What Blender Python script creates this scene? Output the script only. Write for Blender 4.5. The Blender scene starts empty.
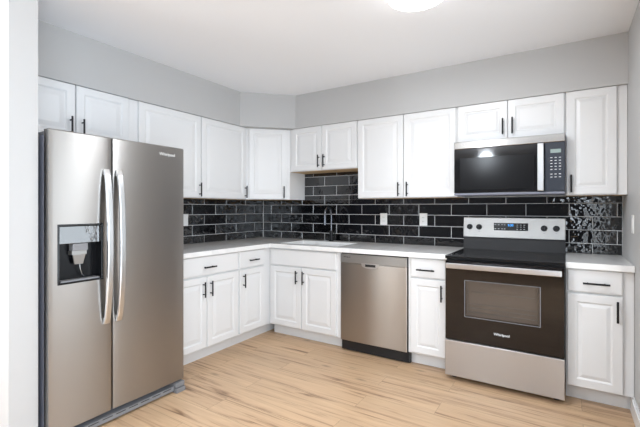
import bpy, bmesh, math, random
from mathutils import Vector, Matrix
random.seed(7)
S = bpy.context.scene
COL = S.collection
R = math.radians

# ---------------------------------------------------------------- camera, world, lights, exposure
cam_d = bpy.data.cameras.new('camera'); cam = bpy.data.objects.new('camera', cam_d); COL.objects.link(cam)
cam.location = (3.129, -3.631, 1.263)
cam.rotation_euler = (R(90), 0, R(32.46))
cam_d.sensor_width = 36; cam_d.lens = 388.2 / 640 * 36
cam_d.shift_y = -(213.5 - 208.36) / 640
cam_d.clip_start = .02
S.camera = cam

S.view_settings.view_transform = 'Standard'
S.view_settings.look = 'None'
S.view_settings.gamma = 1
S.view_settings.exposure = -0.08
S.view_settings.use_curve_mapping = False

W = bpy.data.worlds.new('world'); S.world = W; W.use_nodes = True
wn = W.node_tree.nodes; wl = W.node_tree.links
bg = wn['Background']; bg.inputs['Color'].default_value = (.80, .90, 1.0, 1); bg.inputs['Strength'].default_value = 1.6

def area(name, loc, rot, sx, sy, power, color=(1, 1, 1), shape='RECTANGLE'):
    d = bpy.data.lights.new(name, 'AREA'); d.shape = shape; d.size = sx
    if shape == 'RECTANGLE': d.size_y = sy
    d.energy = power; d.color = color
    o = bpy.data.objects.new(name, d); COL.objects.link(o); o.location = loc; o.rotation_euler = rot
    return o
RW = 3.477                     # right wall
CZ = 2.451                     # ceiling
YB = -7.0                      # rear wall of the open room behind the camera
XL = -3.2                      # far left wall of the open room
# daylight through the room's windows (rear wall and right wall), behind the camera, plus an added fill lamp at the far left
area('window_and_fill_light', (RW - .03, -4.02, 1.10), (R(90), 0, R(90)), 2.2, 1.95, 80, (.78, .89, 1))
area('window_and_fill_light', (RW - .03, -1.60, 1.25), (R(90), 0, R(90)), .98, 1.55, 9, (.86, .94, 1))
area('window_and_fill_light', (-1.05, YB + .06, 1.35), (R(90), 0, 0), .5, 1.3, 30, (.86, .94, 1))
area('window_and_fill_light', (XL + .06, -4.6, 1.3), (R(90), 0, R(-90)), 1.8, 1.4, 200, (.80, .90, 1))  # added fill lamp for the back run; this wall has no window

# ---------------------------------------------------------------- materials
def nodes(name):
    m = bpy.data.materials.new(name); m.use_nodes = True
    nt = m.node_tree; return m, nt, nt.nodes['Principled BSDF'], nt.nodes, nt.links
def mat(name, color, rough=.5, metal=0, bump=0, bscale=60, ior=None, coat=0, vary=0, emit=0, stretch=None):
    m, nt, b, n, l = nodes(name)
    b.inputs['Base Color'].default_value = (*color, 1); b.inputs['Roughness'].default_value = rough
    b.inputs['Metallic'].default_value = metal
    if ior: b.inputs['IOR'].default_value = ior
    if coat: b.inputs['Coat Weight'].default_value = coat
    if emit:
        b.inputs['Emission Color'].default_value = (*color, 1); b.inputs['Emission Strength'].default_value = emit
    tc = n.new('ShaderNodeTexCoord'); mp = n.new('ShaderNodeMapping'); l.new(tc.outputs['Object'], mp.inputs['Vector'])
    if stretch: mp.inputs['Scale'].default_value = stretch
    no = n.new('ShaderNodeTexNoise'); no.inputs['Scale'].default_value = bscale; no.inputs['Detail'].default_value = 4
    l.new(mp.outputs['Vector'], no.inputs['Vector'])
    if vary:
        mr = n.new('ShaderNodeMapRange'); mr.inputs['To Min'].default_value = 1 - vary; mr.inputs['To Max'].default_value = 1 + vary
        l.new(no.outputs['Fac'], mr.inputs['Value'])
        mx = n.new('ShaderNodeVectorMath'); mx.operation = 'SCALE'; mx.inputs[0].default_value = color
        l.new(mr.outputs['Result'], mx.inputs['Scale']); l.new(mx.outputs['Vector'], b.inputs['Base Color'])
    if bump:
        bp = n.new('ShaderNodeBump'); bp.inputs['Strength'].default_value = bump; bp.inputs['Distance'].default_value = .002
        l.new(no.outputs['Fac'], bp.inputs['Height']); l.new(bp.outputs['Normal'], b.inputs['Normal'])
    return m

def aniso(m, tangent, amount=.85):
    n = m.node_tree.nodes; l = m.node_tree.links; b = n['Principled BSDF']
    b.inputs['Anisotropic'].default_value = amount
    c = n.new('ShaderNodeCombineXYZ')
    for i in range(3): c.inputs[i].default_value = tangent[i]
    l.new(c.outputs[0], b.inputs['Tangent']); return m
M = {}
M['paint'] = mat('grey_wall_paint', (.515, .512, .508), .6, bump=.05, bscale=300)
M['rear'] = mat('reflection_darkening_wall', (.05, .05, .055), .6)  # unseen rear wall, coloured dark so the black tiles mirror less brightness
M['ceiling'] = mat('white_ceiling_paint', (.93, .945, .97), .7, bump=.05, bscale=250)
M['trim'] = mat('white_trim_paint', (.82, .82, .82), .35)
M['cabinet'] = mat('white_cabinet_paint', (.80, .80, .80), .32, vary=.01, bscale=8)
M['ply'] = mat('birch_plywood', (.62, .42, .22), .5, vary=.15, bscale=18, stretch=(1, 8, 1))
M['black'] = mat('matte_black_metal', (.018, .018, .02), .35, metal=.6)
M['gap'] = mat('black_plastic', (.008, .008, .010), .5)
M['steel'] = mat('brushed_stainless_steel', (.42, .405, .39), .34, metal=1, bump=.03, bscale=40, stretch=(40, 40, .6))
M['range_steel'] = mat('range_stainless_steel', (.55, .54, .535), .34, metal=1, bump=.03, bscale=40, stretch=(40, 40, .6))
M['steel_h'] = mat('brushed_stainless_steel_across', (.66, .67, .69), .28, metal=1, bump=0, bscale=40, stretch=(.6, 40, 40))
M['steel_bright'] = mat('polished_steel', (.66, .66, .66), .3, metal=1)
M['mw_steel'] = mat('satin_steel', (.38, .37, .355), .13, metal=1)
M['dw_steel'] = mat('warm_stainless_steel', (.44, .405, .37), .3, metal=1, bump=.03, bscale=40, stretch=(40, 40, .6))
M['panel_steel'] = mat('light_satin_steel', (.41, .405, .395), .36, metal=.9)
M['glass_black'] = mat('black_glass', (.010, .010, .011), .06, ior=1.45)
M['mirror_black'] = mat('mirror_black_glass', (.010, .010, .012), .05, ior=2.6, bump=.5, bscale=25)
M['recess'] = mat('recess_black_plastic', (.004, .004, .005), .22, ior=1.3)
M['oven_glass'] = mat('brown_black_oven_glass', (.007, .005, .005), .05, ior=1.5)
M['cook_glass'] = mat('black_ceramic_glass', (.010, .010, .011), .10, ior=1.6)
M['keypad'] = mat('blue_black_keypad', (.028, .034, .048), .25)
M['mw_window'] = mat('dark_microwave_mesh', (.012, .012, .013), .16, ior=1.3)
M['cavity'] = mat('oven_cavity_enamel', (.42, .35, .30), .5)
M['side_grey'] = mat('grey_appliance_paint', (.20, .21, .26), .45)
M['base_grey'] = mat('mid_grey_plastic', (.22, .22, .23), .4)
M['white_plastic'] = mat('white_plastic', (.85, .85, .84), .3)
M['print'] = mat('pale_print', (.75, .76, .78), .4)
M['print_dim'] = mat('grey_print', (.22, .23, .26), .4)
M['lcd'] = mat('pale_green_display', (.30, .38, .36), .3)
M['blue'] = mat('lit_blue_display', (.05, .35, .9), .4, emit=1.2)
M['ring'] = mat('burner_ring_print', (.10, .10, .105), .2)
M['grout'] = mat('pale_grey_grout', (.78, .78, .79), .8)
M['chrome'] = mat('dark_chrome', (.20, .21, .235), .18, metal=1)
M['sink'] = mat('sink_steel', (.5, .49, .47), .3, metal=1)
M['lamp'] = mat('lit_white_diffuser', (.98, .98, 1), .4, emit=7)

for k_ in ('steel', 'dw_steel', 'range_steel'): aniso(M[k_], (0, 0, 1))

def m_tile(name, dist, scale=30, ior=1.75):
    m, nt, b, n, l = nodes(name)
    b.inputs['Base Color'].default_value = (.004, .004, .005, 1); b.inputs['Roughness'].default_value = .04
    b.inputs['IOR'].default_value = ior
    tc = n.new('ShaderNodeTexCoord')
    n1 = n.new('ShaderNodeTexNoise'); n1.inputs['Scale'].default_value = scale; n1.inputs['Detail'].default_value = 1; n1.inputs['Roughness'].default_value = .5
    l.new(tc.outputs['Object'], n1.inputs['Vector'])
    bp = n.new('ShaderNodeBump'); bp.inputs['Strength'].default_value = 1; bp.inputs['Distance'].default_value = dist
    l.new(n1.outputs['Fac'], bp.inputs['Height']); l.new(bp.outputs['Normal'], b.inputs['Normal'])
    return m
M['tile'] = m_tile('glossy_black_handmade_tile', .0014)
M['tile_rippled'] = m_tile('rippled_glossy_black_tile', .012, 19, 2.0)
M['tile_wavy'] = m_tile('wavy_glossy_black_tile', .0035, 26, 1.75)

def m_quartz():
    m, nt, b, n, l = nodes('white_veined_quartz')
    b.inputs['Roughness'].default_value = .12
    tc = n.new('ShaderNodeTexCoord')
    d = n.new('ShaderNodeTexNoise'); d.inputs['Scale'].default_value = 3; d.inputs['Detail'].default_value = 6
    l.new(tc.outputs['Object'], d.inputs['Vector'])
    ad = n.new('ShaderNodeVectorMath'); ad.operation = 'MULTIPLY_ADD'; ad.inputs[1].default_value = (.6, .6, .6)
    l.new(d.outputs['Color'], ad.inputs[0]); l.new(tc.outputs['Object'], ad.inputs[2])
    w = n.new('ShaderNodeTexWave'); w.inputs['Scale'].default_value = 1.1; w.inputs['Distortion'].default_value = 5; w.inputs['Detail'].default_value = 3
    l.new(ad.outputs['Vector'], w.inputs['Vector'])
    cr = n.new('ShaderNodeValToRGB'); e = cr.color_ramp.elements
    e[0].position = 0; e[0].color = (.85, .845, .84, 1); e[1].position = .16; e[1].color = (.92, .915, .905, 1)
    l.new(w.outputs['Fac'], cr.inputs['Fac']); l.new(cr.outputs['Color'], b.inputs['Base Color'])
    return m
M['quartz'] = m_quartz()

def m_floor():
    m, nt, b, n, l = nodes('natural_oak_planks')
    tc = n.new('ShaderNodeTexCoord')
    br = n.new('ShaderNodeTexBrick'); br.offset = .37; br.inputs['Scale'].default_value = 1
    br.inputs['Brick Width'].default_value = 1.22; br.inputs['Row Height'].default_value = .178
    br.inputs['Mortar Size'].default_value = .0012; br.inputs['Mortar Smooth'].default_value = .1
    br.inputs['Color1'].default_value = (0, 0, 0, 1); br.inputs['Color2'].default_value = (1, 1, 1, 1); br.inputs['Mortar'].default_value = (.5, .5, .5, 1)
    l.new(tc.outputs['Object'], br.inputs['Vector'])
    # per-plank offset of the grain
    sc = n.new('ShaderNodeVectorMath'); sc.operation = 'MULTIPLY_ADD'; sc.inputs[1].default_value = (7, 13, 3)
    l.new(br.outputs['Color'], sc.inputs[0]); l.new(tc.outputs['Object'], sc.inputs[2])
    mp = n.new('ShaderNodeMapping'); mp.inputs['Scale'].default_value = (.75, 15, 1); l.new(sc.outputs['Vector'], mp.inputs['Vector'])
    g = n.new('ShaderNodeTexNoise'); g.inputs['Scale'].default_value = 1.7; g.inputs['Detail'].default_value = 8; g.inputs['Roughness'].default_value = .62; g.inputs['Distortion'].default_value = .9
    l.new(mp.outputs['Vector'], g.inputs['Vector'])
    cr = n.new('ShaderNodeValToRGB'); e = cr.color_ramp.elements
    e[0].position = .30; e[0].color = (.17, .09, .045, 1); e[1].position = .68; e[1].color = (.64, .442, .268, 1)
    x = e.new(.40); x.color = (.44, .275, .160, 1); x = e.new(.46); x.color = (.56, .370, .225, 1)
    l.new(g.outputs['Fac'], cr.inputs['Fac'])
    # fine grain
    mp2 = n.new('ShaderNodeMapping'); mp2.inputs['Scale'].default_value = (3, 70, 1); l.new(sc.outputs['Vector'], mp2.inputs['Vector'])
    g2 = n.new('ShaderNodeTexNoise'); g2.inputs['Scale'].default_value = 2; g2.inputs['Detail'].default_value = 4; l.new(mp2.outputs['Vector'], g2.inputs['Vector'])
    m1 = n.new('ShaderNodeMapRange'); m1.inputs['To Min'].default_value = .86; m1.inputs['To Max'].default_value = 1.12; l.new(g2.outputs['Fac'], m1.inputs['Value'])
    # knots
    mp3 = n.new('ShaderNodeMapping'); mp3.inputs['Scale'].default_value = (2.2, 6, 1); l.new(sc.outputs['Vector'], mp3.inputs['Vector'])
    vo = n.new('ShaderNodeTexVoronoi'); vo.inputs['Scale'].default_value = 1.0; l.new(mp3.outputs['Vector'], vo.inputs['Vector'])
    m3 = n.new('ShaderNodeMapRange'); m3.inputs['From Max'].default_value = .13; m3.inputs['To Min'].default_value = .5; m3.inputs['To Max'].default_value = 1; l.new(vo.outputs['Distance'], m3.inputs['Value'])
    # plank tone + seams
    m2 = n.new('ShaderNodeMapRange'); m2.inputs['To Min'].default_value = .94; m2.inputs['To Max'].default_value = 1.06; l.new(br.outputs['Color'], m2.inputs['Value'])
    sm = n.new('ShaderNodeMapRange'); sm.inputs['To Min'].default_value = 1; sm.inputs['To Max'].default_value = .6; l.new(br.outputs['Fac'], sm.inputs['Value'])
    cur = m1.outputs['Result']
    for k in (m2, m3, sm):
        mu = n.new('ShaderNodeMath'); mu.operation = 'MULTIPLY'; l.new(cur, mu.inputs[0]); l.new(k.outputs['Result'], mu.inputs[1]); cur = mu.outputs[0]
    vm = n.new('ShaderNodeVectorMath'); vm.operation = 'SCALE'; l.new(cr.outputs['Color'], vm.inputs[0]); l.new(cur, vm.inputs['Scale'])
    l.new(vm.outputs['Vector'], b.inputs['Base Color'])
    b.inputs['Roughness'].default_value = .38
    bp = n.new('ShaderNodeBump'); bp.inputs['Strength'].default_value = .15; bp.inputs['Distance'].default_value = .001
    l.new(g2.outputs['Fac'], bp.inputs['Height']); l.new(bp.outputs['Normal'], b.inputs['Normal'])
    return m
M['floor'] = m_floor()

def m_pane():
    m, nt, b, n, l = nodes('clear_window_glass')
    b.inputs['Transmission Weight'].default_value = 1; b.inputs['Roughness'].default_value = 0; b.inputs['IOR'].default_value = 1.45
    return m
M['pane'] = m_pane()
def m_tint():
    m, nt, b, n, l = nodes('tinted_oven_window')
    b.inputs['Base Color'].default_value = (.03, .022, .018, 1); b.inputs['Roughness'].default_value = .06
    b.inputs['IOR'].default_value = 1.9; b.inputs['Alpha'].default_value = .34
    return m
M['tint'] = m_tint()

# ---------------------------------------------------------------- mesh helpers
class MB:
    """collects shapes, builds one mesh object; each face keeps its material index"""
    def __init__(s): s.v = []; s.f = []; s.mi = []; s.sm = []
    def add(s, vs, fs, mi=0, smooth=False):
        o = len(s.v); s.v += [tuple(v) for v in vs]
        for f in fs: s.f.append([i + o for i in f]); s.mi.append(mi); s.sm.append(smooth)
    def box(s, a, b, mi=0):
        x0, y0, z0 = [min(p, q) for p, q in zip(a, b)]; x1, y1, z1 = [max(p, q) for p, q in zip(a, b)]
        s.add([(x0, y0, z0), (x1, y0, z0), (x1, y1, z0), (x0, y1, z0), (x0, y0, z1), (x1, y0, z1), (x1, y1, z1), (x0, y1, z1)],
              [(0, 3, 2, 1), (4, 5, 6, 7), (0, 1, 5, 4), (1, 2, 6, 5), (2, 3, 7, 6), (3, 0, 4, 7)], mi)
        return s
    def prism(s, pts, z0, z1, mi=0, mi_bottom=None):
        n = len(pts)
        s.add([(x, y, z0) for x, y in pts] + [(x, y, z1) for x, y in pts],
              [list(range(n, 2 * n))] + [(i, (i + 1) % n, n + (i + 1) % n, n + i) for i in range(n)], mi)
        s.add([(x, y, z0) for x, y in pts], [list(range(n))[::-1]], mi if mi_bottom is None else mi_bottom)
        return s
    def tube(s, path, r, seg=12, mi=0, caps=True):
        path = [Vector(p) for p in path]; rs = r if isinstance(r, (list, tuple)) else [r] * len(path)
        vs = []; fs = []; up = None
        for i, p in enumerate(path):
            t = (path[min(i + 1, len(path) - 1)] - path[max(i - 1, 0)]).normalized()
            if up is None: up = t.orthogonal().normalized()
            up = (up - t * up.dot(t)).normalized(); w = t.cross(up)
            for k in range(seg):
                a = 2 * math.pi * k / seg; vs.append(p + (up * math.cos(a) + w * math.sin(a)) * rs[i])
        for i in range(len(path) - 1):
            for k in range(seg):
                a = i * seg + k; b = i * seg + (k + 1) % seg; fs.append((a, b, b + seg, a + seg))
        s.add(vs, fs, mi, True)
        if caps:
            s.add(vs[:seg], [list(range(seg))[::-1]], mi); s.add(vs[-seg:], [list(range(seg))], mi)
        return s
    def disc(s, c, axis, r, h, seg=32, mi=0, bev=0):
        c = Vector(c); a = Vector(axis).normalized()
        if bev: s.tube([c, c + a * (h - bev), c + a * h], [r, r, r - bev], seg, mi)
        else: s.tube([c, c + a * h], r, seg, mi)
        return s
    def build(s, name, mats, parent=None, bevel=0, weld=True):
        me = bpy.data.meshes.new(name); me.from_pydata(s.v, [], s.f)
        if not isinstance(mats, (list, tuple)): mats = [mats]
        for m in mats: me.materials.append(m)
        for p, i, q in zip(me.polygons, s.mi, s.sm): p.material_index = i; p.use_smooth = q
        bm = bmesh.new(); bm.from_mesh(me)
        if weld: bmesh.ops.remove_doubles(bm, verts=bm.verts, dist=1e-5)
        bmesh.ops.recalc_face_normals(bm, faces=bm.faces)
        bm.to_mesh(me); bm.free(); me.update()
        if any(s.sm): me.set_sharp_from_angle(angle=R(32))
        o = bpy.data.objects.new(name, me); COL.objects.link(o)
        if parent: o.parent = parent
        if bevel:
            b = o.modifiers.new('bevel', 'BEVEL'); b.width = bevel; b.segments = 2; b.limit_method = 'ANGLE'; b.angle_limit = R(40)
            b.harden_normals = False
        return o

def thing(name, loc, label, cat, rz=0, group=None):
    o = bpy.data.objects.new(name, None); COL.objects.link(o); o.location = loc; o.rotation_euler = (0, 0, rz)
    o.empty_display_size = .1
    o['label'] = label; o['category'] = cat
    if group: o['group'] = group
    return o
def tag(o, label, cat, group=None):
    o['label'] = label; o['category'] = cat
    if group: o['group'] = group
    return o
def struct(o): o['kind'] = 'structure'; return o

def text(body, size, mat_, name, parent, loc, rot, bold=False, extrude=.0004, sx=1):
    c = bpy.data.curves.new(name, 'FONT'); c.body = body; c.size = size; c.extrude = extrude; c.align_x = 'CENTER'; c.align_y = 'CENTER'
    if bold: c.offset = size * .02
    t = bpy.data.objects.new(name + '_src', c); COL.objects.link(t)
    dg = bpy.context.evaluated_depsgraph_get(); dg.update()
    me = bpy.data.meshes.new_from_object(t.evaluated_get(dg)); me.materials.clear(); me.materials.append(mat_)
    bpy.data.objects.remove(t); bpy.data.curves.remove(c)
    o = bpy.data.objects.new(name, me); COL.objects.link(o); o.parent = parent; o.location = loc; o.rotation_euler = rot; o.scale = (sx, 1, 1)
    return o

def grid_slab(mb, xs, ys, holes, to3, t0, t1, mi=0, smooth=False):
    """slab over a grid of cells; cells for which holes(cx, cy) is true are open"""
    nx, ny = len(xs) - 1, len(ys) - 1
    solid = lambda i, j: 0 <= i < nx and 0 <= j < ny and not holes((xs[i] + xs[i + 1]) / 2, (ys[j] + ys[j + 1]) / 2)
    for i in range(nx):
        for j in range(ny):
            if not solid(i, j): continue
            a, b, c, d = (xs[i], ys[j]), (xs[i + 1], ys[j]), (xs[i + 1], ys[j + 1]), (xs[i], ys[j + 1])
            mb.add([to3(*p, t1) for p in (a, b, c, d)], [(0, 1, 2, 3)], mi, smooth)
            mb.add([to3(*p, t0) for p in (a, b, c, d)], [(0, 3, 2, 1)], mi)
            for (p, q, k) in ((a, b, (i, j - 1)), (b, c, (i + 1, j)), (c, d, (i, j + 1)), (d, a, (i - 1, j))):
                if not solid(*k): mb.add([to3(*p, t0), to3(*q, t0), to3(*q, t1), to3(*p, t1)], [(0, 1, 2, 3)], mi)

def dup_tree(o, parent=None):
    c = o.copy(); COL.objects.link(c)
    if parent: c.parent = parent
    for ch in list(o.children): dup_tree(ch, c)
    return c

# ---------------------------------------------------------------- structure
def slab(name, a, b, m):
    return struct(MB().box(a, b).build(name, m))
slab('floor', (XL - .1, YB - .1, -.1), (RW + .1, .1, 0), M['floor'])
slab('ceiling', (XL - .1, YB - .1, CZ), (RW + .1, .1, CZ + .1), M['ceiling'])
slab('wall_back', (XL - .1, 0, 0), (RW + .1, .1, CZ), M['paint'])
slab('wall_left', (-.1, -2.711, 0), (0, 0, CZ), M['paint'])
slab('wall_alcove', (XL, -2.838, 0), (.80, -2.711, CZ), M['paint'])
slab('wall_far_left', (XL - .1, YB, 0), (XL, 0, CZ), M['paint'])

def wall_with_holes(name, us, zs, holes, to3, m):
    mb = MB(); grid_slab(mb, us, zs, holes, to3, 0, .1)
    return struct(mb.build(name, m))
def inside(rects):
    return lambda x, z: any(r[0] < x < r[1] and r[2] < z < r[3] for r in rects)
rw = [(-2.15, -1.05, .42, 2.08), (-5.2, -2.85, .03, 2.10)]
wall_with_holes('wall_right', [YB, -5.2, -2.85, -2.15, -1.05, 0], [0, .03, .42, 2.08, 2.10, CZ], inside(rw), lambda u, z, t: (RW + t, u, z), M['paint'])
bw = [(-1.35, -.75, .65, 2.05)]
wall_with_holes('wall_rear', [XL, -1.35, -.75, RW], [0, .65, 2.05, CZ], inside(bw), lambda u, z, t: (u, YB - t, z), M['rear'])
def window(name, u0, u1, z0, z1, to3, bars=1):
    mb = MB(); w = .05
    us = [u0, u0 + w]; holes = []
    st = (u1 - u0 - w) / (bars + 1)
    for k in range(1, bars + 1): us += [u0 + st * k, u0 + st * k + w]
    us += [u1 - w, u1]
    for k in range(1, len(us) - 2, 2): holes.append((us[k], us[k + 1], z0 + w, z1 - w))
    grid_slab(mb, us, [z0, z0 + w, z1 - w, z1], inside(holes), to3, .03, .09)
    f = struct(mb.build(name, M['trim']))
    p = MB(); a = to3(u0 + w, z0 + w, .055); b = to3(u1 - w, z1 - w, .061); p.box(a, b); p.build('pane', M['pane'], f)
window('window_1', -2.15, -1.05, .42, 2.08, lambda u, z, t: (RW + t, u, z), 1)
window('window_2', -5.2, -2.85, .03, 2.10, lambda u, z, t: (RW + t, u, z), 1)
window('window_3', -1.35, -.75, .65, 2.05, lambda u, z, t: (u, YB - t, z), 0)

# soffit (boxed-in bulkhead above the wall cabinets), with its diagonal over the corner cabinet
DS = .318
mb = MB(); mb.prism([(0, 0), (0, -2.711), (DS, -2.711), (DS, -.728), (.715, -DS), (RW, -DS), (RW, 0)], 2.104, CZ)
struct(mb.build('wall_soffit', M['paint']))
# baseboard, right wall
mb = MB()
for (ya, yb_) in ((-.54, -2.84), (-5.21, YB)):
    mb.prism([(RW, ya), (RW, yb_), (RW - .014, yb_), (RW - .014, ya)], 0, .095); mb.prism([(RW, ya), (RW, yb_), (RW - .008, yb_), (RW - .008, ya)], .095, .108)
struct(mb.build('baseboard_right', M['trim']))
mb = MB(); mb.box((.80, -2.838, 0), (.812, -2.73, .095)); mb.box((XL, -2.852, 0), (.812, -2.838, .095))
struct(mb.build('baseboard_alcove', M['trim']))

# ---------------------------------------------------------------- cabinets
BD, DT = .603, .020            # base depth, door thickness
UD = .287

def raised_door(w, h):
    """raised-panel door: local x 0..w, z 0..h, back at y=0, face towards -y"""
    mb = MB()
    prof = [(0, .0), (0, .017), (.003, DT), (.050, DT), (.055, .0165), (.060, .0130), (.067, .0130), (.095, .0185), (.099, .0190)]
    if min(w, h) < .33: prof = [(i if i < .06 else .058 + (i - .058) * .62, d) for i, d in prof]
    vs = []
    for i, d in prof:
        vs += [(i, -d, i), (w - i, -d, i), (w - i, -d, h - i), (i, -d, h - i)]
    fs = [(0, 3, 2, 1)]
    for k in range(len(prof) - 1):
        for j in range(4): fs.append((4 * k + j, 4 * k + (j + 1) % 4, 4 * k + 4 + (j + 1) % 4, 4 * k + 4 + j))
    n = 4 * (len(prof) - 1); fs.append((n, n + 1, n + 2, n + 3))
    mb.add(vs, fs); return mb
def slab_door(w, h):
    mb = MB(); prof = [(0, .0), (0, .014), (.004, .018), (.009, DT)]; vs = []
    for i, d in prof: vs += [(i, -d, i), (w - i, -d, i), (w - i, -d, h - i), (i, -d, h - i)]
    fs = [(0, 3, 2, 1)]
    for k in range(3):
        for j in range(4): fs.append((4 * k + j, 4 * k + (j + 1) % 4, 4 * k + 4 + (j + 1) % 4, 4 * k + 4 + j))
    fs.append((12, 13, 14, 15)); mb.add(vs, fs); return mb
def bar_pull(L, vertical=True):
    mb = MB(); d = DT; so = .030
    ax = Vector((0, 0, 1)) if vertical else Vector((1, 0, 0))
    mb.tube([ax * (-L / 2) + Vector((0, -d - so, 0)), ax * (L / 2) + Vector((0, -d - so, 0))], .0062, 12)
    for s in (-1, 1):
        p = ax * (s * L * .32); mb.tube([p + Vector((0, -d, 0)), p + Vector((0, -d - so, 0))], .0048, 10)
    return mb
def add_door(cab, x0, x1, z0, z1, hx, hz, y, name='door', L=.125):
    d = raised_door(x1 - x0, z1 - z0).build(name, M['cabinet'], cab); d.location = (x0, y, z0)
    if hx is not None:
        h = bar_pull(L).build('handle', M['black'], d); h.location = (hx - x0, 0, hz - z0)
    return d
def add_drawer(cab, x0, x1, z0, z1, y, name='drawer', pull=True, px=None, L=.125):
    d = slab_door(x1 - x0, z1 - z0).build(name, M['cabinet'], cab); d.location = (x0, y, z0)
    if pull:
        h = bar_pull(L, False).build('handle', M['black'], d); h.location = ((px - x0) if px else (x1 - x0) / 2, 0, (z1 - z0) * .43)
    return d

ZB0, ZB1 = .105, .874          # base cabinet body above the toe kick, up to the counter
g = .003
def base(name, x0, x1, loc, rz, label, depth=BD, sides=(0, 0)):
    """body of a base cabinet; local x0..x1, wall at y=0"""
    c = thing(name, loc, label, 'cabinet', rz, 'white base cabinets')
    b = MB(); b.box((x0, -.002, ZB0), (x1, -depth, ZB1)); b.build('body', M['cabinet'], c, bevel=.001)
    t = MB(); t.box((x0, -.002, 0), (x1, -depth + .075, ZB0)); t.build('toe_kick', M['cabinet'], c)
    return c
# left run, local x runs along world +y; origin at the corner
LRZ = R(90)
A = base('base_cabinet', -1.800, -1.0562, (0, 0, 0), LRZ, 'white two-door base cabinet with one wide drawer, right beside the refrigerator')
add_drawer(A, -1.792, -1.068, .712, .868, -BD, px=-1.412)
add_door(A, -1.792, -1.429,   .118, .700, -1.470, .600, -BD)
add_door(A, -1.423, -1.068, .118, .700, -1.393, .600, -BD)
B = base('base_cabinet', -1.055, -.002, (0, 0, 0), LRZ, 'white single-door base cabinet with one narrow drawer, at the inner corner of the counter')
add_drawer(B, -1.045, -.705, .712, .868, -BD)
add_door(B, -1.045, -.705, .118, .700, -1.004, .600, -BD)
# back run
C = base('base_cabinet', BD + .001, 1.424, (0, 0, 0), 0, 'white two-door sink base cabinet with a plain false front, below the sink')
add_drawer(C, .630, 1.386, .706, .862, -BD, 'false_front', pull=False)
add_door(C, .632, 1.003, .118, .696, .957, .607, -BD)
add_door(C, 1.009, 1.384, .118, .696, 1.035, .607, -BD)
D = base('base_cabinet', 2.050, 2.363, (0, 0, 0), 0, 'narrow white base cabinet with drawer, between the dishwasher and the range')
add_drawer(D, 2.072, 2.350, .716, .866, -BD, px=2.20, L=.14)
add_door(D, 2.072, 2.350, .118, .706, 2.322, .612, -BD)
E_ = base('base_cabinet', 3.1225, RW - .002, (0, 0, 0), 0, 'narrow white base cabinet with drawer, right of the range against the side wall')
add_drawer(E_, 3.131, 3.420, .724, .874 - .004, -BD, px=3.285, L=.14)
add_door(E_, 3.131, 3.420, .113, .714, 3.392, .625, -BD, L=.13)

# sink base: open the body for the bowl is hidden below the worktop, so the bowl is kept shallow inside a cut body
ZU0, ZU1 = 1.357, 2.1035
def wallcab(x0, x1, z0, loc, rz, label, depth=UD):
    c = thing('wall_cabinet', loc, label, 'cabinet', rz, 'white wall cabinets')
    b = MB(); b.prism([(x0, -.002), (x0, -depth), (x1, -depth), (x1, -.002)], z0, ZU1, 0, 1); b.build('body', [M['cabinet'], M['ply']], c)
    return c
HZ = 1.434
a = wallcab(-2.705, -1.9062, 1.725, (0, 0, 0), LRZ, 'short two-door white wall cabinet above the refrigerator')
add_door(a, -2.690, -2.296, 1.732, 2.102, -2.328, 1.818, -UD)
add_door(a, -2.288, -1.912, 1.732, 2.102, -2.252, 1.812, -UD)
a = wallcab(-1.905, -1.2155, ZU0, (0, 0, 0), LRZ, 'tall single-door white wall cabinet partly hidden behind the refrigerator')
add_door(a, -1.830, -1.220, 1.363, 2.102, -1.240, HZ, -UD)
a = wallcab(-1.2145, -.6200, ZU0, (0, 0, 0), LRZ, 'tall single-door white wall cabinet left of the angled corner cabinet')
add_door(a, -1.211, -.630, 1.363, 2.102, -.648, HZ, -UD)
# diagonal corner cabinet
c = thing('corner_wall_cabinet', (0, 0, 0), 'white corner wall cabinet with a diagonal front', 'cabinet', 0, 'white wall cabinets')
XC = .618
b = MB(); b.prism([(.002, -.002), (.002, -XC), (UD, -XC), (XC, -UD), (XC, -.002)], ZU0, ZU1, 0, 1); b.build('body', [M['cabinet'], M['ply']], c)
L = (XC - UD) * math.sqrt(2)
d = add_door(c, 0, L - .072, 1.363, 2.102, L - .072 - .032, HZ, 0)
s = math.sqrt(.5)
d.rotation_euler = (0, 0, R(45)); d.location = (UD + .036 * s, -XC + .036 * s, 1.363)

a = wallcab(XC + .0012, 1.4372, 1.650, (0, 0, 0), 0, 'short two-door white wall cabinet above the sink, wooden underside showing')
add_door(a, .662, 1.031, 1.657, 2.102, 1.003, 1.742, -UD)
add_door(a, 1.037, 1.430, 1.657, 2.102, 1.068, 1.742, -UD)
a = wallcab(1.4385, 2.3585, ZU0, (0, 0, 0), 0, 'tall two-door white wall cabinet between the sink and the microwave')
add_door(a, 1.444, 1.893, 1.363, 2.102, 1.855, HZ, -UD)
add_door(a, 1.899, 2.350, 1.363, 2.102, 1.935, HZ, -UD)
a = wallcab(2.3598, 3.1196, 1.797, (0, 0, 0), 0, 'short two-door white wall cabinet above the microwave')
add_door(a, 2.368, 2.737, 1.803, 2.102, 2.708, 1.900, -UD)
add_door(a, 2.743, 3.112, 1.803, 2.102, 2.775, 1.900, -UD)
a = wallcab(3.1208, RW - .002, ZU0, (0, 0, 0), 0, 'tall narrow white wall cabinet right of the microwave, against the side wall')
add_door(a, 3.126, 3.417, 1.363, 2.102, 3.155, 1.440, -UD)

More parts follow.
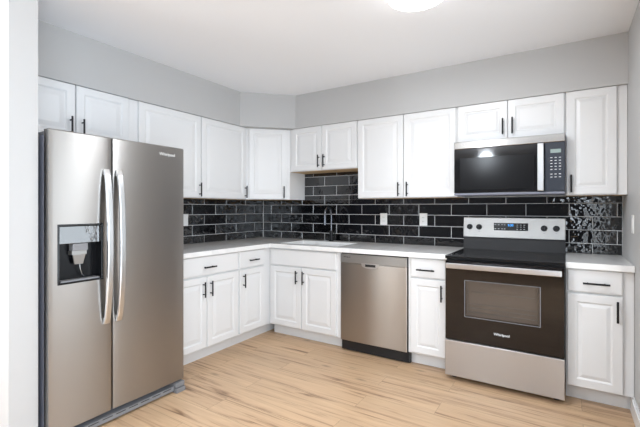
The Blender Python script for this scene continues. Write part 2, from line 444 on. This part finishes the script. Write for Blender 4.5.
# ---------------------------------------------------------------- worktops and sink
SX0, SX1, SY0, SY1 = .70, 1.36, -.555, -.150
CT0, CT1 = .8745, .914
ov = .040
mb = MB()
xs = [.002, .345, .643, SX0, SX1, 2.363]; ys = [-1.803, -1.2, -.643, SY0, SY1, -.002]
def hole(x, y): return (x > .643 and y < -.643) or (SX0 < x < SX1 and SY0 < y < SY1)
grid_slab(mb, xs, ys, hole, lambda x, y, t: (x, y, t), CT0, CT1)
tag(mb.build('worktop', M['quartz'], bevel=.003), 'L-shaped white quartz worktop running from the refrigerator to the range', 'countertop', 'white quartz worktops')
mb = MB(); mb.box((3.122, -.643, CT0), (RW - .002, -.002, CT1))
tag(mb.build('worktop', M['quartz'], bevel=.003), 'short white quartz worktop right of the range', 'countertop', 'white quartz worktops')

# sink bowl (undermount)
t = thing('sink', (0, 0, 0), 'undermount stainless steel sink set in the white worktop below the faucet', 'sink')
mb = MB(); zb = .70; e = .012
x0, x1, y0, y1 = SX0 - .004, SX1 + .004, SY0 - .004, SY1 + .004
vs = [(x0, y0, CT0 - .001), (x1, y0, CT0 - .001), (x1, y1, CT0 - .001), (x0, y1, CT0 - .001),
      (x0 + e, y0 + e, zb), (x1 - e, y0 + e, zb), (x1 - e, y1 - e, zb), (x0 + e, y1 - e, zb)]
mb.add(vs, [(0, 1, 5, 4), (1, 2, 6, 5), (2, 3, 7, 6), (3, 0, 4, 7), (4, 5, 6, 7)])
ob = mb.build('bowl', M['sink'], t)
so = ob.modifiers.new('solid', 'SOLIDIFY'); so.thickness = .0015
mb = MB(); mb.disc((1.03, -.35, zb + .001), (0, 0, 1), .045, .004, 24, 0, .002); mb.build('drain', M['chrome'], t)

# faucet
t = thing('faucet', (1.015, -.085, CT1), 'dark chrome gooseneck faucet standing behind the sink', 'faucet')
mb = MB(); mb.disc((0, 0, 0), (0, 0, 1), .026, .012, 24, 0, .003); mb.tube([(0, 0, .012), (0, 0, .10), (0, 0, .115)], [.019, .019, .013], 18); mb.build('base', M['black'], t)
path = [(0, 0, .10), (0, 0, .26)]
dx, dy = .022, -.165; r_ = .5
for k in range(1, 15):
    an = math.pi * k / 14; q = (1 - math.cos(an)) / 2
    path.append((dx * q, dy * q, .275 + .082 * math.sin(an)))
mb = MB(); mb.tube(path, .0105, 14); mb.build('spout', M['chrome'], t)
mb = MB(); mb.tube([(dx, dy, .282), (dx, dy, .26), (dx, dy, .20), (dx, dy, .178)], [.0115, .014, .0165, .0150], 16); mb.build('spray_head', M['chrome'], t)
mb = MB(); mb.tube([(.018, 0, .06), (.042, -.004, .064)], .010, 14); mb.tube([(.040, -.004, .064), (.062, -.02, .10), (.068, -.024, .125)], [.006, .0055, .005], 12); mb.build('lever', M['black'], t)

# ---------------------------------------------------------------- tiled backsplash
TW, TH, Z0T, GR = .3009, .1032, .8895, .0042
def tiles(mb, u_lo, u_hi, z_lo, z_hi, u_off, parity, to3, kind):
    k0 = int((z_lo - Z0T) // TH)
    for k in range(k0, k0 + 12):
        za, zb_ = max(z_lo, Z0T + k * TH + GR / 2), min(z_hi, Z0T + (k + 1) * TH - GR / 2)
        if zb_ - za < .006: continue
        off = u_off + (0 if k % 2 == parity else TW / 2)
        j = int((u_lo - off) // TW) - 1
        while off + j * TW < u_hi:
            ua, ub = max(u_lo, off + j * TW + GR / 2), min(u_hi, off + (j + 1) * TW - GR / 2); j += 1
            if ub - ua < .006: continue
            tu, tz, b = random.uniform(-.0007, .0007), random.uniform(-.0006, .0006), .003
            def P(u, z, d):
                return to3(u, z, d + tu * (2 * (u - ua) / (ub - ua) - 1) + tz * (2 * (z - za) / (zb_ - za) - 1))
            o = [(ua, za), (ub, za), (ub, zb_), (ua, zb_)]
            i = [(ua + b, za + b), (ub - b, za + b), (ub - b, zb_ - b), (ua + b, zb_ - b)]
            mb.add([to3(*p, .002) for p in o] + [P(*p, .0075) for p in o] + [P(*p, .0095) for p in i],
                   [(q, (q + 1) % 4, 4 + (q + 1) % 4, 4 + q) for q in range(4)] +
                   [(4 + q, 4 + (q + 1) % 4, 8 + (q + 1) % 4, 8 + q) for q in range(4)] + [(8, 9, 10, 11)], kind((ua + ub) / 2))
zl = CT1 + .001
toB = lambda u, z, d: (u, -d, z)
toL = lambda u, z, d: (d, u, z)
bs = MB()
kB = lambda u: 2 if u < .55 else (3 if u > 3.1 or 1.6 < u < 1.9 else 0)      # some handmade tiles are more rippled than others
kL = lambda u: 2 if (u > -.70 or u < -.93) else 0
tiles(bs, .012, RW - .004, zl, ZU0 - .001, .4355, 1, toB, kB)
tiles(bs, XC + .002, 1.436, ZU0, 1.649, .4355, 1, toB, kB)
bs.box((.001, -.0005, zl), (RW - .001, -.0060, ZU0 - .001), 1); bs.box((XC + .002, -.0005, ZU0 - .001), (1.436, -.006, 1.649), 1)
tag(bs.build('tile_backsplash', [M['tile'], M['grout'], M['tile_rippled'], M['tile_wavy']], weld=False), 'glossy black subway tile backsplash behind the range and the sink', 'backsplash')
bs = MB()
tiles(bs, -1.80, -.012, zl, ZU0 - .001, -.923, 0, toL, kL)
bs.box((.0005, -1.80, zl), (.0060, -.0065, ZU0 - .001), 1)
tag(bs.build('tile_backsplash', [M['tile'], M['grout'], M['tile_rippled'], M['tile_wavy']], weld=False), 'glossy black subway tile backsplash on the left wall next to the refrigerator', 'backsplash')

# wall outlets
def outlet(loc, rz, label, kind='rocker'):
    t = thing('wall_outlet', loc, label, 'outlet', rz, 'white wall plates')
    mb = MB(); mb.box((-.037, 0, -.058), (.037, -.006, .058)); mb.build('plate', M['white_plastic'], t, bevel=.002)
    mb = MB(); mb.box((-.017, -.006, -.034), (.017, -.009, .034)); f = mb.build('socket' if kind == 'socket' else 'switch', M['white_plastic'], t, bevel=.001)
    if kind == 'socket':
        for z in (-.02, .018):
            for xx in (-.006, .006):
                MB().box((xx - .001, -.009, z - .005), (xx + .001, -.0094, z + .005)).build('slot', M['gap'], f)
outlet((1.583, -.0098, 1.156), 0, 'white wall plate on the black tiles, the one closer to the sink', 'socket')
outlet((1.985, -.0098, 1.158), 0, 'white wall plate on the black tiles, the one closer to the range', 'socket')
outlet((.0098, -1.166, 1.150), R(90), 'white wall plate on the left wall tiles at the edge of the refrigerator', 'switch')
outlet((RW - .0005, -.56, 1.165), R(-90), 'white wall plate on the grey side wall at the right', 'switch')

# ---------------------------------------------------------------- refrigerator (local = world axes, front towards +x)
FX = .870
t = thing('refrigerator', (0, 0, 0), 'stainless steel side-by-side refrigerator with ice and water dispenser in its left door', 'refrigerator')
mb = MB(); mb.box((.06, -2.686, .03), (FX - .068, -1.857, 1.655)); mb.build('body', M['side_grey'], t, bevel=.004)
mb = MB(); mb.box((FX - .068, -2.680, .08), (FX - .058, -1.862, 1.65)); mb.build('gasket', M['gap'], t)
for (yy) in (-2.655, -1.89):
    mb = MB(); mb.box((FX - .16, yy - .03, 1.655), (FX - .02, yy + .03, 1.672)); mb.build('hinge_cover', M['base_grey'], t, bevel=.004)
def fr_door(y0, y1, holes=None, extra_y=(), extra_z=()):
    n = 26; ys = sorted(set([round(y0 + (y1 - y0) * k / n, 4) for k in range(n + 1)] + list(extra_y)))
    zs = sorted(set([.075, .080, .086] + [1.667, 1.673, 1.679] + list(extra_z)))
    def to3(y, z, tt):
        q = abs(2 * (y - y0) / (y1 - y0) - 1); front = FX - .003 * q ** 2 - .0015 * q ** 16
        if z in (.075, 1.679): front -= .006
        return (front if tt == 1 else FX - .058 , y, z)
    mb = MB(); grid_slab(mb, ys, zs, holes or (lambda a, b: False), to3, 0, 1, 0, True)
    return mb
DY0, DY1, DZ0, DZ1 = -2.644, -2.418, .862, 1.172
mb = fr_door(-2.690, -2.362, lambda y, z: DY0 < y < DY1 and DZ0 < z < DZ1, (DY0, DY1), (DZ0, DZ1))
ld = mb.build('door', [M['steel']], t)
mb = fr_door(-2.353, -1.852); rd = mb.build('door', [M['steel']], t)
mb = MB(); mb.box((FX - .057, -2.3622, .077), (FX - .040, -2.3528, 1.675)); mb.build('door_seal', M['gap'], t)
def fr_handle(yc, par):
    mb = MB(); n = 28; vs = []; w = .0165
    for k in range(n + 1):
        q = k / n; z = .596 + (1.490 - .596) * q; bow = math.sin(math.pi * q) ** .55
        xo = FX + .014 + .044 * bow; xi = xo - .016
        vs += [(xi, yc - w, z), (xo - .004, yc - w, z), (xo, yc - w + .005, z), (xo, yc + w - .005, z), (xo - .004, yc + w, z), (xi, yc + w, z)]
    fs = []
    for k in range(n):
        for j in range(6): fs.append((6 * k + j, 6 * k + (j + 1) % 6, 6 * k + 6 + (j + 1) % 6, 6 * k + 6 + j))
    mb.add(vs, fs, 0, False); mb.add(vs[:6], [(0, 1, 2, 3, 4, 5)]); mb.add(vs[-6:], [(5, 4, 3, 2, 1, 0)])
    for z in (.615, 1.471): mb.box((FX - .010, yc - .012, z - .014), (FX + .012, yc + .012, z + .014))
    return mb.build('handle', M['steel_bright'], par)
fr_handle(-2.396, ld); fr_handle(-2.322, rd)
# dispenser: dark recess, glossy control fascia, spout, paddle, tray
mb = MB(); bx = FX - .056
mb.box((bx, DY0, DZ0), (bx + .004, DY1, DZ1))
mb.box((bx, DY0, DZ0), (FX - .001, DY0 + .004, DZ1)); mb.box((bx, DY1 - .004, DZ0), (FX - .001, DY1, DZ1))
mb.box((bx, DY0, DZ0), (FX - .001, DY1, DZ0 + .004)); mb.box((bx, DY0, DZ1 - .004), (FX - .001, DY1, DZ1))
dsp = mb.build('dispenser', M['recess'], t)
mb = MB(); ys = (DY0 - .006, DY0 + .004, DY1 - .004, DY1 + .006); zs = (DZ0 - .006, DZ0 + .004, DZ1 - .004, DZ1 + .006)
grid_slab(mb, ys, zs, lambda y, z: DY0 < y < DY1 and DZ0 < z < DZ1, lambda y, z, tt: (FX - .004 + tt, y, z), 0, .007)
mb.build('trim_ring', M['glass_black'], dsp, bevel=.002)
mb = MB(); yA, yB = DY0 + .005, DY1 - .005
mb.add([(bx + .004, yA, 1.070), (bx + .004, yB, 1.070), (bx + .004, yB, 1.165), (bx + .004, yA, 1.165), (FX - .002, yA, 1.073), (FX - .002, yB, 1.073), (FX - .003, yB, 1.165), (FX - .003, yA, 1.165)],
       [(0, 1, 2, 3), (4, 5, 6, 7), (0, 1, 5, 4), (1, 2, 6, 5), (2, 3, 7, 6), (3, 0, 4, 7)])
fas = mb.build('control_fascia', M['mirror_black'], dsp, bevel=.001)
for k, yy in enumerate((-2.485, -2.46, -2.435)):
    for zz in (1.10, 1.12): MB().box((FX - .0022, yy - .006, zz), (FX - .0014, yy + .006, zz + .002)).build('button', M['print_dim'], fas)
mb = MB(); mb.box((bx + .004, -2.572, 1.030), (FX - .006, -2.492, 1.070)); mb.build('spout_housing', M['base_grey'], dsp, bevel=.004)
mb = MB(); mb.prism([(0, -2.552), (.03, -2.545), (.03, -2.468), (0, -2.461)], 1.008, 1.03); 
mb.add([(.030, -2.540, 1.012), (.030, -2.473, 1.012), (.024, -2.485, .955), (.024, -2.528, .955), (.018, -2.540, 1.012), (.018, -2.473, 1.012), (.016, -2.485, .955), (.016, -2.528, .955)],
       [(0, 1, 2, 3), (7, 6, 5, 4), (0, 1, 5, 4), (1, 2, 6, 5), (2, 3, 7, 6), (3, 0, 4, 7)])
p = mb.build('paddle', M['panel_steel'], dsp); p.location = (bx + .010, -.027, 0)
mb = MB(); mb.tube([(bx + .03, -2.527, .955), (bx + .034, -2.527, .93), (bx + .028, -2.515, .90), (bx + .02, -2.502, .885)], .0022, 8); mb.build('water_lever', M['panel_steel'], dsp)
mb = MB(); mb.box((bx + .004, DY0 + .012, DZ0 + .004), (FX - .004, DY1 - .012, DZ0 + .012)); mb.build('drip_tray', M['base_grey'], dsp)
# base grille, feet
mb = MB(); mb.box((FX - .070, -2.68, .014), (FX - .010, -1.925, .044))
for k in range(9): mb.box((FX - .010, -2.65 + k * .08, .034), (FX - .0085, -2.59 + k * .08, .039), 1)
mb.build('base_grille', [M['base_grey'], M['gap']], t, bevel=.002)
for yy in (-2.645, -1.890):
    mb = MB(); mb.box((FX - .080, yy - .036, .036), (FX + .010, yy + .036, .066)); mb.box((FX - .080, yy - .036, .0), (FX + .020, yy + .036, .032)); mb.build('foot', M['base_grey'], t, bevel=.003)
text('Whirlpool', .030, M['white_plastic'], 'logo', rd, (FX - .0003, -1.985, 1.623), (R(90), 0, R(90)), sx=.95)

# ---------------------------------------------------------------- dishwasher
t = thing('dishwasher', (0, 0, 0), 'stainless steel dishwasher built in between the sink base and a narrow cabinet', 'dishwasher')
x0, x1 = 1.4255, 2.0490; px0, px1 = 1.430, 2.042
mb = MB(); mb.box((x0, -.02, .012), (x1, -.585, .872)); mb.build('tub', M['gap'], t)
mb = MB(); mb.box((x0, -.40, 0), (x1, -.560, .012)); mb.box((x0 + .005, -.585, .012), (x1, -.590, .85)); mb.build('toe_panel', M['gap'], t)
mb = MB(); PX0, PX1 = 1.640, 1.795
n = 12; xs = [px0, PX0] + [PX0 + (PX1 - PX0) * k / n for k in range(1, n)] + [PX1, px1]
mb.box((px0, -.592, .100), (px1, -.618, .782)); mb.build('door_panel', M['dw_steel'], t, bevel=.004)
mb = MB(); mb.box((px0, -.592, .784), (px1, -.620, .862)); cp = mb.build('control_strip', M['panel_steel'], t, bevel=.003)
mb = MB(); pts = []
for k in range(13):
    a_ = math.pi * k / 12; pts.append((math.cos(a_) * .082, -math.sin(a_) ** .6 * .045))
vs = [(1.717 + u, -.6215, .792 + v) for u, v in pts] + [(1.717 + u, -.617, .792 + v) for u, v in pts]
m_ = len(pts); mb.add(vs, [list(range(m_)), list(range(m_, 2 * m_))[::-1]] + [(i, (i + 1) % m_, m_ + (i + 1) % m_, m_ + i) for i in range(m_)])
pk = mb.build('pocket_handle', M['steel_bright'], t)
mb = MB(); mb.box((1.672, -.6216, .763), (1.768, -.6222, .784)); mb.build('grip_recess', M['gap'], pk)
text('Whirlpool', .016, M['gap'], 'logo', cp, (1.495, -.6203, .836), (R(90), 0, 0))

# ---------------------------------------------------------------- range
t = thing('range', (2.3645, 0, 0), 'freestanding stainless steel electric range with black glass cooktop and oven door', 'range')
w = .7555
mb = MB(); mb.box((.002, -.03, .03), (w - .002, -.655, .895)); mb.build('body', M['gap'], t)
mb = MB(); mb.box((0, -.085, .893), (w, -.700, .916)); ck = mb.build('cooktop', M['cook_glass'], t, bevel=.004)
mb = MB()
for (cx_, cy_, r) in ((.20, -.53, .115), (.56, -.53, .095), (.20, -.25, .075), (.56, -.25, .115), (.38, -.16, .05)):
    n = 40
    for rr in (r, r * .62):
        vs = []
        for k in range(n):
            a_ = 2 * math.pi * k / n
            vs += [(cx_ + math.cos(a_) * rr, cy_ + math.sin(a_) * rr, .9163), (cx_ + math.cos(a_) * (rr - .003), cy_ + math.sin(a_) * (rr - .003), .9163)]
        mb.add(vs, [(2 * k, 2 * ((k + 1) % n), 2 * ((k + 1) % n) + 1, 2 * k + 1) for k in range(n)])
mb.build('burner_rings', M['ring'], ck)
# backguard
mb = MB(); mb.add([(0, -.018, .912), (w, -.018, .912), (w, -.018, 1.182), (0, -.018, 1.182), (0, -.088, .912), (w, -.088, .912), (w, -.075, 1.012), (0, -.075, 1.012)],
                  [(0, 1, 5, 4), (4, 5, 6, 7), (0, 4, 7), (1, 5, 6), (0, 7, 3), (1, 6, 2), (0, 1, 2, 3), (3, 2, 6, 7)])
mb.build('vent_panel', M['gap'], t)
mb = MB(); mb.add([(-.001, -.016, 1.016), (w + .001, -.016, 1.016), (w + .001, -.016, 1.185), (-.001, -.016, 1.185), (-.001, -.094, 1.016), (w + .001, -.094, 1.016), (w + .001, -.074, 1.185), (-.001, -.074, 1.185)],
                  [(0, 1, 5, 4), (4, 5, 6, 7), (0, 3, 7, 4), (1, 2, 6, 5), (0, 1, 2, 3), (3, 2, 6, 7)])
bgd = mb.build('backguard', M['panel_steel'], t, bevel=.004)
tilt = math.atan(.020 / .169)
def guard(zz): return -.094 + (zz - 1.016) / .169 * .020
kn0 = None
for xx in (.052, .128, .612, .695):
    mb = MB(); mb.disc((0, 0, 0), (0, -1, 0), .0235, .006, 28, 0, .001); mb.disc((0, -.006, 0), (0, -1, 0), .019, .018, 28, 0, .003)
    mb.box((-.0045, -.024, -.018), (.0045, -.032, .018)); k = mb.build('knob', M['black'], bgd); k.location = (xx, guard(1.104) , 1.104); k.rotation_euler = (-tilt, 0, 0)
    mb = MB(); mb.box((-.006, -.0006, -.040), (.006, .0004, -.036)); q = mb.build('knob_mark', M['print_dim'], bgd); q.location = (xx, guard(1.104), 1.104); q.rotation_euler = (-tilt, 0, 0)
mb = MB(); mb.box((-.128, 0, -.031), (.128, -.0015, .031)); dp = mb.build('display', M['recess'], bgd); dp.location = (.372, guard(1.110), 1.110); dp.rotation_euler = (-tilt, 0, 0)
text('9:30', .024, M['blue'], 'clock_digits', dp, (.0, -.0017, .012), (R(90), 0, 0), bold=True)
for xx in (-.115, -.090, -.065, -.045, .050, .075, .100):
    for zz in (-.018, 0, .016):
        if xx < 0 and zz == 0: continue
        MB().box((xx - .006, -.0015, zz - .0016), (xx + .006, -.0019, zz + .0016)).build('button', M['print'], dp)
# oven door
mb = MB(); dz0, dz1 = .302, .880
wx0, wx1, wz0, wz1 = .142, .616, .482, .742
grid_slab(mb, [.004, wx0, wx1, w - .004], [dz0, wz0, wz1, dz1], lambda x, z: wx0 < x < wx1 and wz0 < z < wz1, lambda x, z, tt: (x, -.656 - tt, z), 0, .046)
od = mb.build('oven_door', M['oven_glass'], t, bevel=.002)
mb = MB(); mb.box((wx0, -.697, wz0), (wx1, -.701, wz1)); wn_ = mb.build('window', M['tint'], od)
mb = MB(); e = .003
grid_slab(mb, [wx0 - e, wx0 + .001, wx1 - .001, wx1 + e], [wz0 - e, wz0 + .001, wz1 - .001, wz1 + e], lambda x, z: wx0 < x < wx1 and wz0 < z < wz1, lambda x, z, tt: (x, -.7018 - tt, z), 0, .0008)
mb.build('window_frame', M['print_dim'], od)
mb = MB(); mb.box((wx0, -.656, wz0), (wx1, -.659, wz1)); mb.build('cavity', M['cavity'], od)
mb = MB()
for zz in (.515, .545, .575, .660): mb.tube([(wx0 + .012, -.675, zz), (wx1 - .012, -.675, zz)], .0028, 8)
for xx in (wx0 + .014, wx1 - .014): mb.tube([(xx, -.673, .505), (xx, -.673, .725)], .0028, 8)
mb.build('rack', M['panel_steel'], od)
mb = MB(); mb.box((.018, -.728, .828), (w - .018, -.752, .866)); hb = mb.build('handle', M['steel_h'], od, bevel=.005)
for xx in (.04, w - .06): MB().box((xx, -.701, .834), (xx + .02, -.73, .860)).build('handle_post', M['steel_h'], hb)
text('Whirlpool', .024, M['print'], 'logo', od, (.385, -.7022, .388), (R(90), 0, 0), bold=True)
mb = MB(); mb.box((.002, -.656, .036), (w - .002, -.708, .296)); mb.build('storage_drawer', M['range_steel'], t, bevel=.004)
for xx in (.04, w - .06):
    for yy in (-.12, -.62):
        mb = MB(); mb.disc((xx + .01, yy, 0), (0, 0, 1), .018, .034, 16); mb.build('foot', M['gap'], t)

# ---------------------------------------------------------------- microwave
t = thing('microwave', (2.3615, 0, 1.366), 'stainless steel over-the-range microwave with black glass door', 'microwave')
w = .7565; h = .426; fy = -.413
mb = MB(); mb.box((0, -.012, .002), (w, -.372, h)); mb.build('body', M['side_grey'], t)
mb = MB(); mb.box((0, -.372, h - .056), (w, fy, h)); mb.build('top_vent_strip', M['mw_steel'], t, bevel=.003)
mb = MB(); mb.box((0, -.372, 0), (w, fy + .004, .018)); mb.build('bottom_trim', M['side_grey'], t, bevel=.004)
mb = MB(); mb.box((.001, -.372, .020), (.632, fy, h - .058)); dr = mb.build('door', M['glass_black'], t, bevel=.003)
mb = MB(); mb.box((.046, fy - .0002, .046), (.565, fy - .0012, .295)); mb.build('window', M['mw_window'], dr)
mb = MB(); mb.box((.588, fy - .014, .024), (.628, fy - .030, h - .062)); 
for z in (.05, h - .10): mb.box((.596, fy, z), (.620, fy - .016, z + .03))
mb.build('handle', M['steel_bright'], dr, bevel=.004)
mb = MB(); mb.box((.634, -.372, .020), (w - .001, fy, h - .058)); kp = mb.build('control_panel', M['keypad'], t, bevel=.003)
mb = MB(); mb.box((.668, fy, .292), (.732, fy - .0012, .318)); mb.build('display', M['lcd'], kp)
for r in range(7):
    for c_ in range(3):
        cx_ = .674 + c_ * .026; zz = .258 - r * .021 - (.012 if r > 4 else 0)
        MB().box((cx_ - .0065, fy, zz - .0025), (cx_ + .0065, fy - .0008, zz + .0025)).build('button', M['print'], kp)

# ---------------------------------------------------------------- ceiling lights
def lamp(loc, power, label, down=False):
    t = thing('ceiling_light', loc, label, 'ceiling light', 0, 'flush ceiling lights')
    mb = MB(); mb.disc((0, 0, 0), (0, 0, -1), .165, .022, 48, 0, .003); mb.build('base', M['trim'], t)
    mb = MB(); prof = [(.158, -.022), (.158, -.046), (.152, -.057), (.13, -.066), (.08, -.072), (.001, -.074)]
    mb.tube([(0, 0, z) for r, z in prof], [r for r, z in prof], 48); mb.build('diffuser', M['lamp'], t)
    if down: area('ceiling_light_bulb', (loc[0], loc[1], loc[2] - .078), (0, 0, 0), .30, .30, power, (.90, .95, 1), 'DISK'); return
    d = bpy.data.lights.new('ceiling_light_bulb', 'POINT'); d.energy = power; d.color = (.84, .92, 1); d.shadow_soft_size = .13
    o = bpy.data.objects.new('ceiling_light_bulb', d); COL.objects.link(o); o.location = (loc[0], loc[1], loc[2] - .22)
lamp((2.45, -1.60, CZ), 20, 'round white lit flush ceiling light over the kitchen floor', True)
lamp((1.80, -5.30, CZ), 55, 'round white lit flush ceiling light farthest behind the kitchen, mirrored in the microwave')
lamp((.20, -4.40, CZ), 60, 'added fill light shaped as a round white flush ceiling light, unseen in the adjoining room, beyond the white stub wall')  # added lamp, brightens the kitchen from the unseen room behind
